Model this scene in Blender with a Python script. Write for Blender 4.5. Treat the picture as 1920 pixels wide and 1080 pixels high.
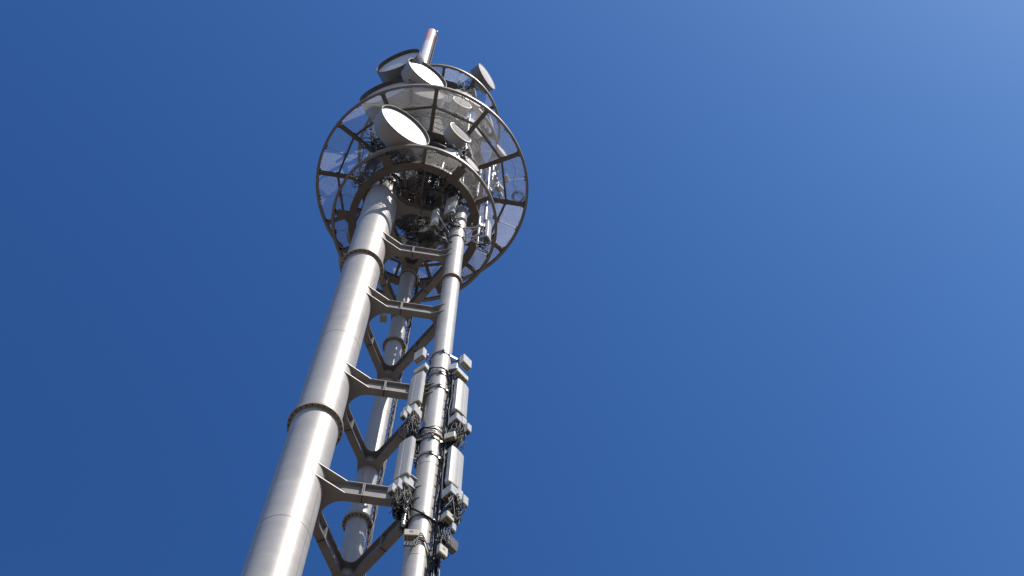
import bpy, math, random
from mathutils import Vector, Matrix
R_ = math.radians
random.seed(11)
for o in list(bpy.data.objects):
    bpy.data.objects.remove(o, do_unlink=True)
scene = bpy.context.scene
COL = scene.collection

# ------------------------------------------------------------------ camera
# origin = the camera; Z is up; the ground lies 1.6 m below
FPX, VPX, VPY = 2600.0, 977.57, -508.56          # focal length in photo pixels, image of the zenith
_z = Vector((VPX - 960, 540 - VPY, -FPX)).normalized()
_f = Vector((0, 0, -1)); _f = (_f - _z * _f.dot(_z)).normalized()
_s = _f.cross(_z)
cam_d = bpy.data.cameras.new('camera')
cam = bpy.data.objects.new('camera', cam_d)
COL.objects.link(cam)
cam.matrix_world = Matrix((tuple(_s), tuple(_f), tuple(_z))).to_4x4()
cam_d.sensor_width = 36.0
cam_d.lens = 36.0 * FPX / 1920
cam_d.clip_start = 0.1
cam_d.clip_end = 20000
scene.camera = cam

# ------------------------------------------------------------------ light
SUN_AZ, SUN_EL = -43.0, 57.0                     # math azimuth (from +X), elevation
w = bpy.data.worlds.new('World'); scene.world = w; w.use_nodes = True
nt = w.node_tree; nt.nodes.clear()
sky = nt.nodes.new('ShaderNodeTexSky'); sky.sky_type = 'NISHITA'; sky.sun_disc = False
sky.sun_elevation = R_(SUN_EL)
sky.sun_rotation = R_(90 - SUN_AZ)
sky.altitude = 300; sky.air_density = 1.0; sky.dust_density = 0.6; sky.ozone_density = 1.6
bg = nt.nodes.new('ShaderNodeBackground'); bg.inputs['Strength'].default_value = 0.13
out = nt.nodes.new('ShaderNodeOutputWorld')
# deepen the clear polarised blue: per-channel contrast curve, levelled off towards the pale horizon
sep = nt.nodes.new('ShaderNodeSeparateColor'); comb = nt.nodes.new('ShaderNodeCombineColor')
nt.links.new(sky.outputs[0], sep.inputs[0])
for ch, (k, p, top) in enumerate(((25.5, 3.0, 0.25), (9.7, 2.6, 0.37), (3.15, 2.03, 0.64))):
    a = nt.nodes.new('ShaderNodeMath'); a.operation = 'MULTIPLY'; a.inputs[1].default_value = 0.13
    b = nt.nodes.new('ShaderNodeMath'); b.operation = 'POWER'; b.inputs[1].default_value = p
    c = nt.nodes.new('ShaderNodeMath'); c.operation = 'MULTIPLY'; c.inputs[1].default_value = k
    d = nt.nodes.new('ShaderNodeMath'); d.operation = 'MINIMUM'; d.inputs[1].default_value = top
    e = nt.nodes.new('ShaderNodeMath'); e.operation = 'DIVIDE'; e.inputs[1].default_value = 0.13
    nt.links.new(sep.outputs[ch], a.inputs[0]); nt.links.new(a.outputs[0], b.inputs[0]); nt.links.new(b.outputs[0], c.inputs[0])
    nt.links.new(c.outputs[0], d.inputs[0]); nt.links.new(d.outputs[0], e.inputs[0]); nt.links.new(e.outputs[0], comb.inputs[ch])
nt.links.new(comb.outputs[0], bg.inputs[0]); nt.links.new(bg.outputs[0], out.inputs[0])
sl = bpy.data.lights.new('sun', 'SUN'); sl.energy = 5.0; sl.angle = R_(0.53); sl.color = (1.0, 0.94, 0.86)
so = bpy.data.objects.new('sun', sl); COL.objects.link(so)
sd = Vector((math.cos(R_(SUN_EL)) * math.cos(R_(SUN_AZ)), math.cos(R_(SUN_EL)) * math.sin(R_(SUN_AZ)), math.sin(R_(SUN_EL))))
so.rotation_euler = sd.to_track_quat('Z', 'Y').to_euler()
so.location = (30, -30, 60)
scene.view_settings.view_transform = 'Standard'
scene.view_settings.look = 'None'
scene.view_settings.gamma = 1
scene.view_settings.use_curve_mapping = False
scene.view_settings.exposure = 0.0
scene.render.engine = 'CYCLES'

# ------------------------------------------------------------------ survey of the site
def ray(px, py):
    c = Vector((px - 960, 540 - py, -FPX))
    return Vector((_s.dot(c), _f.dot(c), _z.dot(c)))
def at_h(px, py, h):
    r = ray(px, py); k = h / r.z
    return Vector((r.x * k, r.y * k, h))
def proj(p):
    c = _s * p[0] + _f * p[1] + _z * p[2]
    return 960 + FPX * c.x / -c.z, 540 - FPX * c.y / -c.z
def h_on(x, y, py):
    lo, hi = 3.0, 400.0
    for _ in range(60):
        m = (lo + hi) / 2
        if proj((x, y, m))[1] > py: lo = m
        else: hi = m
    return (lo + hi) / 2
def on_dir(base, az, px, py):
    """point above the line base + d*dir(az) seen at px,py"""
    r = ray(px, py); dx, dy = math.cos(R_(az)), math.sin(R_(az))
    # r.xy*t = base + d*dir
    det = r.x * (-dy) - r.y * (-dx)
    t = (base[0] * (-dy) - base[1] * (-dx)) / det
    return Vector((r.x * t, r.y * t, r.z * t))
def pol(dist, azi):
    return Vector((dist * math.sin(R_(azi)), dist * math.cos(R_(azi))))
AX = pol(22.0, -12.06)          # axis of the platforms
CL = pol(21.15, -16.63)         # thick main column
CR = pol(20.93, -6.74)          # front right column
CB = pol(24.10, -11.50)         # rear column
GZ = -1.6
def at_r(px, py, r):
    """point seen at px,py that lies at radius r from the tower axis (near side)"""
    best = None; h = 45.0
    while h < 110:
        p = at_h(px, py, h); d = (p.xy - AX).length
        if best is None or abs(d - r) < best[0]: best = (abs(d - r), p)
        elif abs(d - r) > best[0] + 0.6 and best[0] < 0.3: break
        h += 0.05
    return best[1]

# ------------------------------------------------------------------ mesh tools
class MB:
    def __init__(s): s.v = []; s.f = []; s.sm = []
    def add(s, vs, fs, smooth=False):
        n = len(s.v); s.v += [tuple(v) for v in vs]
        for f in fs: s.f.append(tuple(i + n for i in f)); s.sm.append(smooth)
    def box(s, c, d, X=(1, 0, 0), Y=(0, 1, 0), Z=(0, 0, 1)):
        c = Vector(c); X = Vector(X) * d[0] / 2; Y = Vector(Y) * d[1] / 2; Z = Vector(Z) * d[2] / 2
        vs = [c + X * i + Y * j + Z * k for k in (-1, 1) for j in (-1, 1) for i in (-1, 1)]
        s.add(vs, [(0, 2, 3, 1), (4, 5, 7, 6), (0, 1, 5, 4), (2, 6, 7, 3), (0, 4, 6, 2), (1, 3, 7, 5)])
    def bar(s, a, b, wd, ht, up=(0, 0, 1)):
        a = Vector(a); b = Vector(b); X = (b - a); L = X.length; X = X / L
        Y = Vector(up).cross(X).normalized(); Z = X.cross(Y)
        s.box((a + b) / 2, (L, wd, ht), X, Y, Z)
    def rbox(s, c, d, X=(1, 0, 0), Y=(0, 1, 0), Z=(0, 0, 1), b=0.02):
        """box with bevelled vertical edges and chamfered ends"""
        c = Vector(c); X = Vector(X); Y = Vector(Y); Z = Vector(Z)
        hx, hy, hz = d[0] / 2, d[1] / 2, d[2] / 2
        def loop(i, z):
            x, y = hx - i, hy - i; k = b
            return [c + X * p + Y * q + Z * z for p, q in ((x, y - k), (x - k, y), (-x + k, y), (-x, y - k), (-x, -y + k), (-x + k, -y), (x - k, -y), (x, -y + k))]
        rings = [loop(b, -hz), loop(0, -hz + b), loop(0, hz - b), loop(b, hz)]
        vs = sum(rings, []); fs = []
        for r in range(3):
            for i in range(8): j = (i + 1) % 8; fs.append((r * 8 + i, r * 8 + j, r * 8 + 8 + j, r * 8 + 8 + i))
        fs.append(tuple(reversed(range(8)))); fs.append(tuple(range(24, 32)))
        s.add(vs, fs)
    def prism(s, poly, z0, z1):
        n = len(poly)
        vs = [(p[0], p[1], z0) for p in poly] + [(p[0], p[1], z1) for p in poly]
        fs = [tuple(reversed(range(n))), tuple(range(n, 2 * n))]
        s.add(vs, fs)
        s.add(vs, [(i, (i + 1) % n, n + (i + 1) % n, n + i) for i in range(n)])
    def cyl(s, a, b, r, n=12, r2=None, caps=True):
        a = Vector(a); b = Vector(b); r2 = r if r2 is None else r2
        X = (b - a).normalized(); U = X.orthogonal().normalized(); W = X.cross(U)
        A = [a + (U * math.cos(2 * math.pi * i / n) + W * math.sin(2 * math.pi * i / n)) * r for i in range(n)]
        B = [b + (U * math.cos(2 * math.pi * i / n) + W * math.sin(2 * math.pi * i / n)) * r2 for i in range(n)]
        s.add(A + B, [(i, (i + 1) % n, n + (i + 1) % n, n + i) for i in range(n)], True)
        if caps:
            s.add(A, [tuple(reversed(range(n)))]); s.add(B, [tuple(range(n))])
    def tube(s, pts, r, n=6):
        pts = [Vector(p) for p in pts]; m = len(pts); vs = []; U = None
        for k, p in enumerate(pts):
            T = (pts[min(k + 1, m - 1)] - pts[max(k - 1, 0)])
            if T.length < 1e-6: T = Vector((0, 0, 1))
            T.normalize()
            if U is None: U = T.orthogonal().normalized()
            U = (U - T * U.dot(T)); U = U.normalized() if U.length > 1e-5 else T.orthogonal().normalized()
            W = T.cross(U)
            vs += [p + (U * math.cos(2 * math.pi * i / n) + W * math.sin(2 * math.pi * i / n)) * r for i in range(n)]
        fs = [(k * n + i, k * n + (i + 1) % n, (k + 1) * n + (i + 1) % n, (k + 1) * n + i) for k in range(m - 1) for i in range(n)]
        s.add(vs, fs, True)
    def ring(s, c, ri, ro, z0, z1, n=96, a0=0, a1=360):
        full = abs(a1 - a0) >= 359.9; m = n if full else n + 1
        A = [R_(a0 + (a1 - a0) * i / n) for i in range(m)]
        def L(r, z): return [(c[0] + r * math.cos(a), c[1] + r * math.sin(a), z) for a in A]
        for P, Q, sm in ((L(ro, z0), L(ro, z1), True), (L(ri, z1), L(ri, z0), True), (L(ri, z0), L(ro, z0), False), (L(ro, z1), L(ri, z1), False)):
            k = len(P)
            s.add(P + Q, [(i, (i + 1) % k, k + (i + 1) % k, k + i) for i in range(n if full else n)] if full else [(i, i + 1, k + i + 1, k + i) for i in range(n)], sm)
        if not full:
            for i, flip in ((0, 1), (m - 1, 0)):
                q = [L(ri, z0)[i], L(ro, z0)[i], L(ro, z1)[i], L(ri, z1)[i]]
                s.add(q, [(0, 1, 2, 3) if flip else (3, 2, 1, 0)])
    def lathe(s, prof, O=(0, 0, 0), X=(1, 0, 0), n=48, smooth=True):
        """prof = [(x along axis, radius)], axis X through O"""
        O = Vector(O); X = Vector(X); U = X.orthogonal().normalized(); W = X.cross(U); vs = []
        for x, r in prof:
            vs += [O + X * x + (U * math.cos(2 * math.pi * i / n) + W * math.sin(2 * math.pi * i / n)) * max(r, 1e-4) for i in range(n)]
        s.add(vs, [(k * n + i, k * n + (i + 1) % n, (k + 1) * n + (i + 1) % n, (k + 1) * n + i) for k in range(len(prof) - 1) for i in range(n)], smooth)
    def build(s, name, mat, parent=None, off=(0, 0, 0), local=False):
        """vertices are world positions unless local; the object's origin sits at off (world)"""
        me = bpy.data.meshes.new(name); o = Vector(off)
        me.from_pydata([tuple(Vector(v) - o) for v in s.v], [], s.f)
        me.polygons.foreach_set('use_smooth', s.sm)
        me.materials.append(mat); me.update()
        ob = bpy.data.objects.new(name, me); COL.objects.link(ob)
        if parent is not None: ob.parent = parent
        if parent is None: ob.location = o
        return ob

def root(name, label, cat, loc, rz=0, group=None):
    o = bpy.data.objects.new(name, None); COL.objects.link(o)
    o.empty_display_size = 0.3; o.location = loc; o.rotation_euler = (0, 0, rz)
    o['label'] = label; o['category'] = cat
    if group: o['group'] = group
    return o
def tag(o, label, cat, group=None):
    o['label'] = label; o['category'] = cat
    if group: o['group'] = group
    return o

# ------------------------------------------------------------------ materials
def mat(name, col, rough=0.5, metal=0.0, var=0.12, scale=3.0, streak=None, bump=0.0, dirt=None, spec=0.5, distort=0.0):
    m = bpy.data.materials.new(name); m.use_nodes = True
    N = m.node_tree.nodes; Lk = m.node_tree.links; b = N['Principled BSDF']
    tc = N.new('ShaderNodeTexCoord'); mp = N.new('ShaderNodeMapping')
    mp.inputs['Scale'].default_value = streak if streak else (1, 1, 1)
    Lk.new(tc.outputs['Object'], mp.inputs[0])
    n = N.new('ShaderNodeTexNoise'); n.inputs['Scale'].default_value = scale; n.inputs['Detail'].default_value = 6
    n.inputs['Roughness'].default_value = 0.6; n.inputs['Distortion'].default_value = distort
    Lk.new(mp.outputs[0], n.inputs['Vector'])
    rp = N.new('ShaderNodeValToRGB'); e = rp.color_ramp.elements
    lo = tuple(c * (1 - var) for c in col) + (1,); hi = tuple(min(c * (1 + var), 0.9) for c in col) + (1,)
    e[0].position = 0.3; e[0].color = lo; e[1].position = 0.7; e[1].color = hi
    Lk.new(n.outputs['Fac'], rp.inputs[0]); last = rp.outputs[0]
    if dirt:
        d = N.new('ShaderNodeTexNoise'); d.inputs['Scale'].default_value = dirt[0]; d.inputs['Detail'].default_value = 8
        d.inputs['Roughness'].default_value = 0.7
        mp2 = N.new('ShaderNodeMapping'); mp2.inputs['Scale'].default_value = (1, 1, 0.25)
        Lk.new(tc.outputs['Object'], mp2.inputs[0]); Lk.new(mp2.outputs[0], d.inputs['Vector'])
        r2 = N.new('ShaderNodeValToRGB'); r2.color_ramp.elements[0].position = 0.56; r2.color_ramp.elements[1].position = 0.74
        mx = N.new('ShaderNodeMixRGB'); mx.inputs[2].default_value = dirt[1] + (1,)
        ml = N.new('ShaderNodeMath'); ml.operation = 'MULTIPLY'; ml.inputs[1].default_value = dirt[2]
        Lk.new(d.outputs['Fac'], r2.inputs[0]); Lk.new(r2.outputs[0], ml.inputs[0]); Lk.new(ml.outputs[0], mx.inputs[0])
        Lk.new(last, mx.inputs[1]); last = mx.outputs[0]
    Lk.new(last, b.inputs['Base Color'])
    mr = N.new('ShaderNodeMapRange'); mr.inputs[3].default_value = max(rough - 0.08, 0.02); mr.inputs[4].default_value = rough + 0.08
    Lk.new(n.outputs['Fac'], mr.inputs[0]); Lk.new(mr.outputs[0], b.inputs['Roughness'])
    b.inputs['Metallic'].default_value = metal
    b.inputs['Specular IOR Level'].default_value = spec
    if bump:
        bp = N.new('ShaderNodeBump'); bp.inputs['Strength'].default_value = bump; bp.inputs['Distance'].default_value = 0.02
        Lk.new(n.outputs['Fac'], bp.inputs['Height']); Lk.new(bp.outputs[0], b.inputs['Normal'])
    return m
M = dict(
    column=mat('column_paint', (0.50, 0.47, 0.43), 0.48, 0.15, 0.08, 0.9, (0.8, 0.8, 1.7), 0.12, (0.8, (0.31, 0.27, 0.22), 0.45), distort=1.0),
    frame=mat('frame_paint', (0.29, 0.27, 0.245), 0.5, 0.15, 0.12, 2.5, None, 0.1, (1.5, (0.2, 0.17, 0.14), 0.35)),
    beam=mat('platform_steel', (0.18, 0.155, 0.135), 0.5, 0.1, 0.15, 2.5, None, 0.1, (2.0, (0.16, 0.13, 0.11), 0.4)),
    hoop=mat('hoop_steel', (0.31, 0.285, 0.26), 0.42, 0.2, 0.10, 2.0),
    grating=mat('galvanised_grating', (0.68, 0.67, 0.65), 0.5, 0.0, 0.10, 3.0),
    grating2=mat('darker_grating', (0.36, 0.35, 0.33), 0.55, 0.0, 0.15, 3.0),  # same grating in a darker grey, for the lowest platform
    flange=mat('flange_paint', (0.42, 0.37, 0.29), 0.55, 0.05, 0.15, 3.0, None, 0.1, (3.0, (0.22, 0.15, 0.09), 0.5)),
    radome2=mat('radome_shaded', (0.50, 0.47, 0.42), 0.85, 0.0, 0.06, 1.0, None, 0.0, (1.4, (0.36, 0.33, 0.28), 0.5), spec=0.12),  # white radome greyed to beige: platform shade put into its colour
    radome3=mat('radome_matt_white', (0.72, 0.71, 0.69), 0.8, 0.0, 0.04, 1.0, None, 0.0, (1.4, (0.55, 0.52, 0.47), 0.4), spec=0.15),
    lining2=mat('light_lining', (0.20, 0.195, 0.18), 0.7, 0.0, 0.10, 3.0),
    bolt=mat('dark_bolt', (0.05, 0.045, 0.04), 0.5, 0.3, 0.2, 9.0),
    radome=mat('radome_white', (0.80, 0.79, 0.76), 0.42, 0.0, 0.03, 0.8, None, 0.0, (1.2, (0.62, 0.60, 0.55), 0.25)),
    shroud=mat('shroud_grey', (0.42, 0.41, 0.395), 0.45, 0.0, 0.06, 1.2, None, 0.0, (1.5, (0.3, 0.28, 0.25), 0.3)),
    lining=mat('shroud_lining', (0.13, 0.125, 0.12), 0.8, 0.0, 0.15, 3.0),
    dishback=mat('dish_back', (0.40, 0.40, 0.40), 0.45, 0.2, 0.08, 1.5),
    galv=mat('galvanised_pipe', (0.58, 0.58, 0.57), 0.35, 0.6, 0.12, 6.0),
    clamp=mat('clamp_steel', (0.22, 0.21, 0.20), 0.42, 0.5, 0.25, 8.0),
    panel=mat('panel_white', (0.56, 0.545, 0.51), 0.4, 0.0, 0.04, 1.5, None, 0.0, (2.0, (0.45, 0.43, 0.38), 0.3)),
    panelend=mat('panel_end_cap', (0.40, 0.375, 0.28), 0.5, 0.0, 0.08, 4.0),
    unit=mat('radio_unit_grey', (0.55, 0.56, 0.56), 0.42, 0.0, 0.05, 3.0),
    beige=mat('beige_box', (0.60, 0.57, 0.43), 0.5, 0.0, 0.05, 3.0),
    cable=mat('black_cable', (0.014, 0.014, 0.015), 0.55, 0.0, 0.3, 9.0),
    cable2=mat('grey_cable', (0.13, 0.125, 0.12), 0.45, 0.0, 0.2, 9.0),
    white=mat('mast_white', (0.80, 0.80, 0.79), 0.4, 0.0, 0.03, 1.0),
    red=mat('mast_red', (0.80, 0.45, 0.42), 0.45, 0.0, 0.06, 1.0),
    ladder=mat('ladder_steel', (0.36, 0.26, 0.19), 0.6, 0.2, 0.2, 8.0),
    concrete=mat('concrete', (0.36, 0.35, 0.33), 0.85, 0.0, 0.12, 1.2, None, 0.2),
    pink=mat('sticker_pink', (0.62, 0.20, 0.30), 0.5), blue=mat('sticker_blue', (0.12, 0.22, 0.50), 0.5),
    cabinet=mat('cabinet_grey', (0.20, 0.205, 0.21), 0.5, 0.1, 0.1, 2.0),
    deck=mat('deck_plate_steel', (0.17, 0.165, 0.16), 0.6, 0.2, 0.15, 3.0),
    dark=mat('tray_steel', (0.12, 0.115, 0.11), 0.55, 0.3, 0.2, 4.0),
    ground=mat('gravel_earth', (0.085, 0.066, 0.052), 0.95, 0.0, 0.25, 0.3, None, 0.3, (0.02, (0.07, 0.08, 0.04), 0.5)),
)

# ------------------------------------------------------------------ ground
g = MB(); n = 64
g.add([(0, 0, GZ)] + [(6000 * math.cos(2 * math.pi * i / n), 6000 * math.sin(2 * math.pi * i / n), GZ) for i in range(n)],
      [(0, 1 + i, 1 + (i + 1) % n) for i in range(n)])
go = g.build('ground', M['ground']); go['kind'] = 'structure'
g = MB(); g.prism([(AX.x + 5 * math.cos(R_(a)), AX.y + 0.6 + 5 * math.sin(R_(a))) for a in range(15, 375, 30)], GZ - 0.3, GZ + 0.45)
fo = g.build('tower_foundation', M['concrete']); fo['kind'] = 'structure'

# ------------------------------------------------------------------ the tower
TB = Vector((AX.x, AX.y, GZ + 0.45))
tower = root('steel_tower', 'tall silver steel tower of three round columns joined by triangular cross frames', 'tower', TB)
def V3(p, z): return Vector((p[0], p[1], z))
def column(c, r, ztop, label, segs, flanges, n=72):
    m = MB(); m.cyl(V3(c, TB.z), V3(c, ztop), r, n)
    o = m.build('column', M['column'], tower, TB); o['label'] = label
    # welded joints between the rolled sections
    for z in segs:
        q = MB(); q.ring(c, r - 0.01, r + 0.006, z - 0.012, z + 0.012, n)
        q.build('weld_seam', M['column'], o, TB)
    for z, rf in flanges:
        q = MB()
        q.ring(c, r - 0.02, rf, z, z + 0.055, n); q.ring(c, r - 0.02, rf, z + 0.06, z + 0.115, n)
        q.ring(c, r - 0.02, rf - 0.012, z + 0.052, z + 0.063, n)
        q.build('flange', M['flange'], o, TB)
        b = MB(); nb = max(20, int(2 * math.pi * rf / 0.20)); rb = (r + rf) / 2 + 0.012
        for i in range(nb):
            a = 2 * math.pi * i / nb; x, y = c[0] + rb * math.cos(a), c[1] + rb * math.sin(a)
            for z0, z1 in ((z - 0.045, z), (z + 0.115, z + 0.15)):
                b.cyl((x, y, z0), (x, y, z1), 0.024, 6)
            b.cyl((x, y, z - 0.075), (x, y, z - 0.04), 0.016, 6)
        bo = b.build('bolt_ring', M['bolt'], o, TB); bo['kind'] = 'stuff'
    return o
LEV = [34.55, 41.38, 48.30, 54.44, 59.92]
LOW = [27.7, 20.9, 14.1, 7.3]
RL, RR, RB = 0.75, 0.35, 0.35
HL = lambda y: h_on(CL.x, CL.y, y)
HR = lambda y: h_on(CR.x, CR.y, y)
HB = lambda y: h_on(CB.x, CB.y, y)
colL = column(CL, RL, 79.0, 'thick bright silver main column, leftmost of the three', [HL(y) for y in (300, 420, 655, 1010)] + [20, 9], [(HL(803), 0.877), (HL(505), 0.88), (24.5, 0.88), (12, 0.88), (62.5, 0.86), (70, 0.86)])
colR = column(CR, RR, 60.7, 'slimmer column on the right carrying the panel antennas', [HR(y) for y in (884, 1058, 450)], [(HR(831), 0.40), (HR(531), 0.45), (24.5, 0.45), (12, 0.45)], 48)
colB = column(CB, RB, 61.2, 'slimmer shaded column at the back', [HB(y) for y in (880, 780)], [(HB(651), 0.48), (HB(985), 0.49), (24.5, 0.48), (12, 0.48), (HB(522), 0.42)], 48)
# fine longitudinal weld on the main column
a = R_(-73.4 + 24); m = MB()
for k in range(8):
    aa = a + (0.5 if k % 2 else 0) ; z0 = 5 + k * 7.6
    m.box((CL.x + (RL) * math.cos(aa), CL.y + (RL) * math.sin(aa), z0 + 3.8), (0.008, 0.018, 7.58), (math.cos(aa), math.sin(aa), 0), (-math.sin(aa), math.cos(aa), 0))
m.build('long_weld', M['frame'], colL, TB)

def fillet(P, a, b, rho, n=9):
    """inner opening corner: arc tangent to the two edge lines leaving P towards unit vectors a,b, both offset by off"""
    pass
def frame_plate(z0, z1, hw=0.13):
    V = [CL, CR, CB]; rad = [RL, RR, RB]
    cen = (CL + CR + CB) / 3
    outer = []; inner = []
    for i in range(3):
        P = V[i]; A = V[(i - 1) % 3]; B = V[(i + 1) % 3]; r = rad[i]
        ta = (A - P).normalized(); tb = (B - P).normalized(); bis = (ta + tb).normalized()
        na = Vector((-ta.y, ta.x)); nb = Vector((-tb.y, tb.x))
        if na.dot(cen - P) > 0: na = -na          # outward normals
        if nb.dot(cen - P) > 0: nb = -nb
        fl, tx, tn = (1.36, 0.46, 0.60) if r > 0.5 else (0.62, 0.14, 0.335)
        outer += [P + ta * fl + na * hw, P + ta * tx + na * tn, P + tb * tx + nb * tn, P + tb * fl + nb * hw]
        rho = 0.70 if r > 0.5 else 0.27
        ap = P + bis * (hw / math.sin(R_(30)))
        C = ap + bis * (rho / math.sin(R_(30)))
        sa = -na; a0 = math.atan2(na.y, na.x); a1 = math.atan2(nb.y, nb.x)
        d = (a1 - a0 + math.pi) % (2 * math.pi) - math.pi
        arc = [C + Vector((math.cos(a0 + d * k / 12), math.sin(a0 + d * k / 12))) * rho for k in range(13)]
        inner.append(arc)
    # ring of quads: one strip per vertex (outer 4 points <-> arc) and along edges
    m = MB()
    for i in range(3):
        o4 = outer[i * 4:i * 4 + 4]; arc = inner[i]
        # path of outer resampled to 13 points
        segl = [(o4[k + 1] - o4[k]).length for k in range(3)]; T = sum(segl); res = []
        for k in range(13):
            t = T * k / 12; j = 0
            while j < 2 and t > segl[j]: t -= segl[j]; j += 1
            res.append(o4[j].lerp(o4[j + 1], min(t / segl[j], 1)))
        # snap the corner points exactly
        for j in (1, 2):
            k = min(range(13), key=lambda q: (res[q] - o4[j]).length); res[k] = o4[j]
        nxt = (i + 1) % 3
        oo = res + [outer[nxt * 4]]; ii = arc + [inner[nxt][0]]
        for k in range(13):
            q = [oo[k], oo[k + 1], ii[k + 1], ii[k]]
            vs = [(p.x, p.y, z0) for p in q] + [(p.x, p.y, z1) for p in q]
            m.add(vs, [(0, 1, 2, 3), (7, 6, 5, 4), (0, 4, 5, 1), (2, 6, 7, 3)])
    return m
for lv, z in enumerate(LEV + LOW):
    D = 0.66; t = 0.035
    fr = frame_plate(z, z + t).build('cross_frame', M['frame'], tower, TB)
    fr['label'] = 'triangular cross frame of flared plates and webs'
    frame_plate(z + D, z + D + t).build('top_plate', M['frame'], fr, TB)
    for P, Q in ((CL, CR), (CR, CB), (CB, CL)):
        m = MB(); m.bar(V3(P, z + (D + t) / 2), V3(Q, z + (D + t) / 2), 0.03, D - t)
        m.build('web', M['frame'], fr, TB)
        d = (Q - P).normalized(); mid = P.lerp(Q, 0.5 if P is CR else (0.5 if Q is CL else 0.515)); nn = Vector((-d.y, d.x))
        for sgn in (-1, 1):
            m = MB(); c = mid + nn * sgn * 0.072
            for e in (-0.022, 0.022):
                m.box(V3(c + d * e, z + (D + t) / 2), (0.03, 0.112, D - t - 0.004), V3(d, 0), V3(nn, 0))
            m.build('stiffener', M['frame'], fr, TB)
        m = MB(); m.box(V3(mid, z - 0.008), (0.03, 0.24, 0.015), V3(d, 0), V3(nn, 0)); m.build('splice', M['bolt'], fr, TB)
        m = MB()
        for e in (-0.14, -0.08, 0.08, 0.14):
            for f in (-0.07, 0.07): c = V3(mid + d * e + nn * f, z); m.cyl(c - Vector((0, 0, 0.02)), c, 0.016, 6)
        b_ = m.build('splice_bolts', M['frame'], fr, TB); b_['kind'] = 'stuff'

# ------------------------------------------------------------------ gratings and platforms
def clip(poly, p, d):
    """interval of the line p+t*d inside a convex ccw polygon"""
    t0, t1 = -1e9, 1e9
    for i in range(len(poly)):
        a, b = poly[i], poly[(i + 1) % len(poly)]; e = b - a
        nx, ny = -e.y, e.x
        den = nx * d.x + ny * d.y; num = nx * (p.x - a.x) + ny * (p.y - a.y)
        if abs(den) < 1e-9:
            if num < 0: return None
            continue
        t = -num / den
        if den > 0: t0 = max(t0, t)
        else: t1 = min(t1, t)
    return (t0, t1) if t1 - t0 > 0.02 else None
def grating(poly, z, bd, sp=0.052, h=0.030, th=0.004, xs=0.10, xh=0.008):
    m = MB(); n2 = Vector((-bd.y, bd.x))
    for dirv, nor, s, hh, zz, tt in ((bd, n2, sp, h, z + h / 2, th), (n2, bd, xs, xh, z + h - 0.001 - xh / 2, 0.005)):
        lo = min(p.dot(nor) for p in poly); hi = max(p.dot(nor) for p in poly); k = math.ceil((lo + 0.003) / s)
        while k * s < hi:
            r = clip(poly, nor * (k * s), dirv)
            if r:
                a = nor * (k * s) + dirv * (r[0]); b = nor * (k * s) + dirv * (r[1]); q = nor * tt / 2
                vs = [V3(x, zz - hh / 2) for x in (a - q, b - q, b + q, a + q)] + [V3(x, zz + hh / 2) for x in (a - q, b - q, b + q, a + q)]
                m.add(vs, [(3, 2, 1, 0), (4, 5, 6, 7), (0, 1, 5, 4), (2, 3, 7, 6)])
            k += 1
    for i in range(len(poly)):
        a, b = poly[i], poly[(i + 1) % len(poly)]
        if (b - a).length > 0.03: m.bar(V3(a, z + h - 0.006), V3(b, z + h - 0.006), 0.006, 0.016)
    return m
def P2(r, a): return Vector((AX.x + r * math.cos(R_(a)), AX.y + r * math.sin(R_(a))))
def ibeam(m, a, b, z0, z1, wd, t=0.014):
    a = V3(a, 0); b = V3(b, 0); L = b - a
    for zz in (z0 + t / 2, z1 - t / 2):
        m.bar(a + Vector((0, 0, zz)), b + Vector((0, 0, zz)), wd, t)
    m.bar(a + Vector((0, 0, (z0 + z1) / 2)), b + Vector((0, 0, (z0 + z1) / 2)), t * 0.9, z1 - z0 - 2 * t)
A0 = -81.5
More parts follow.
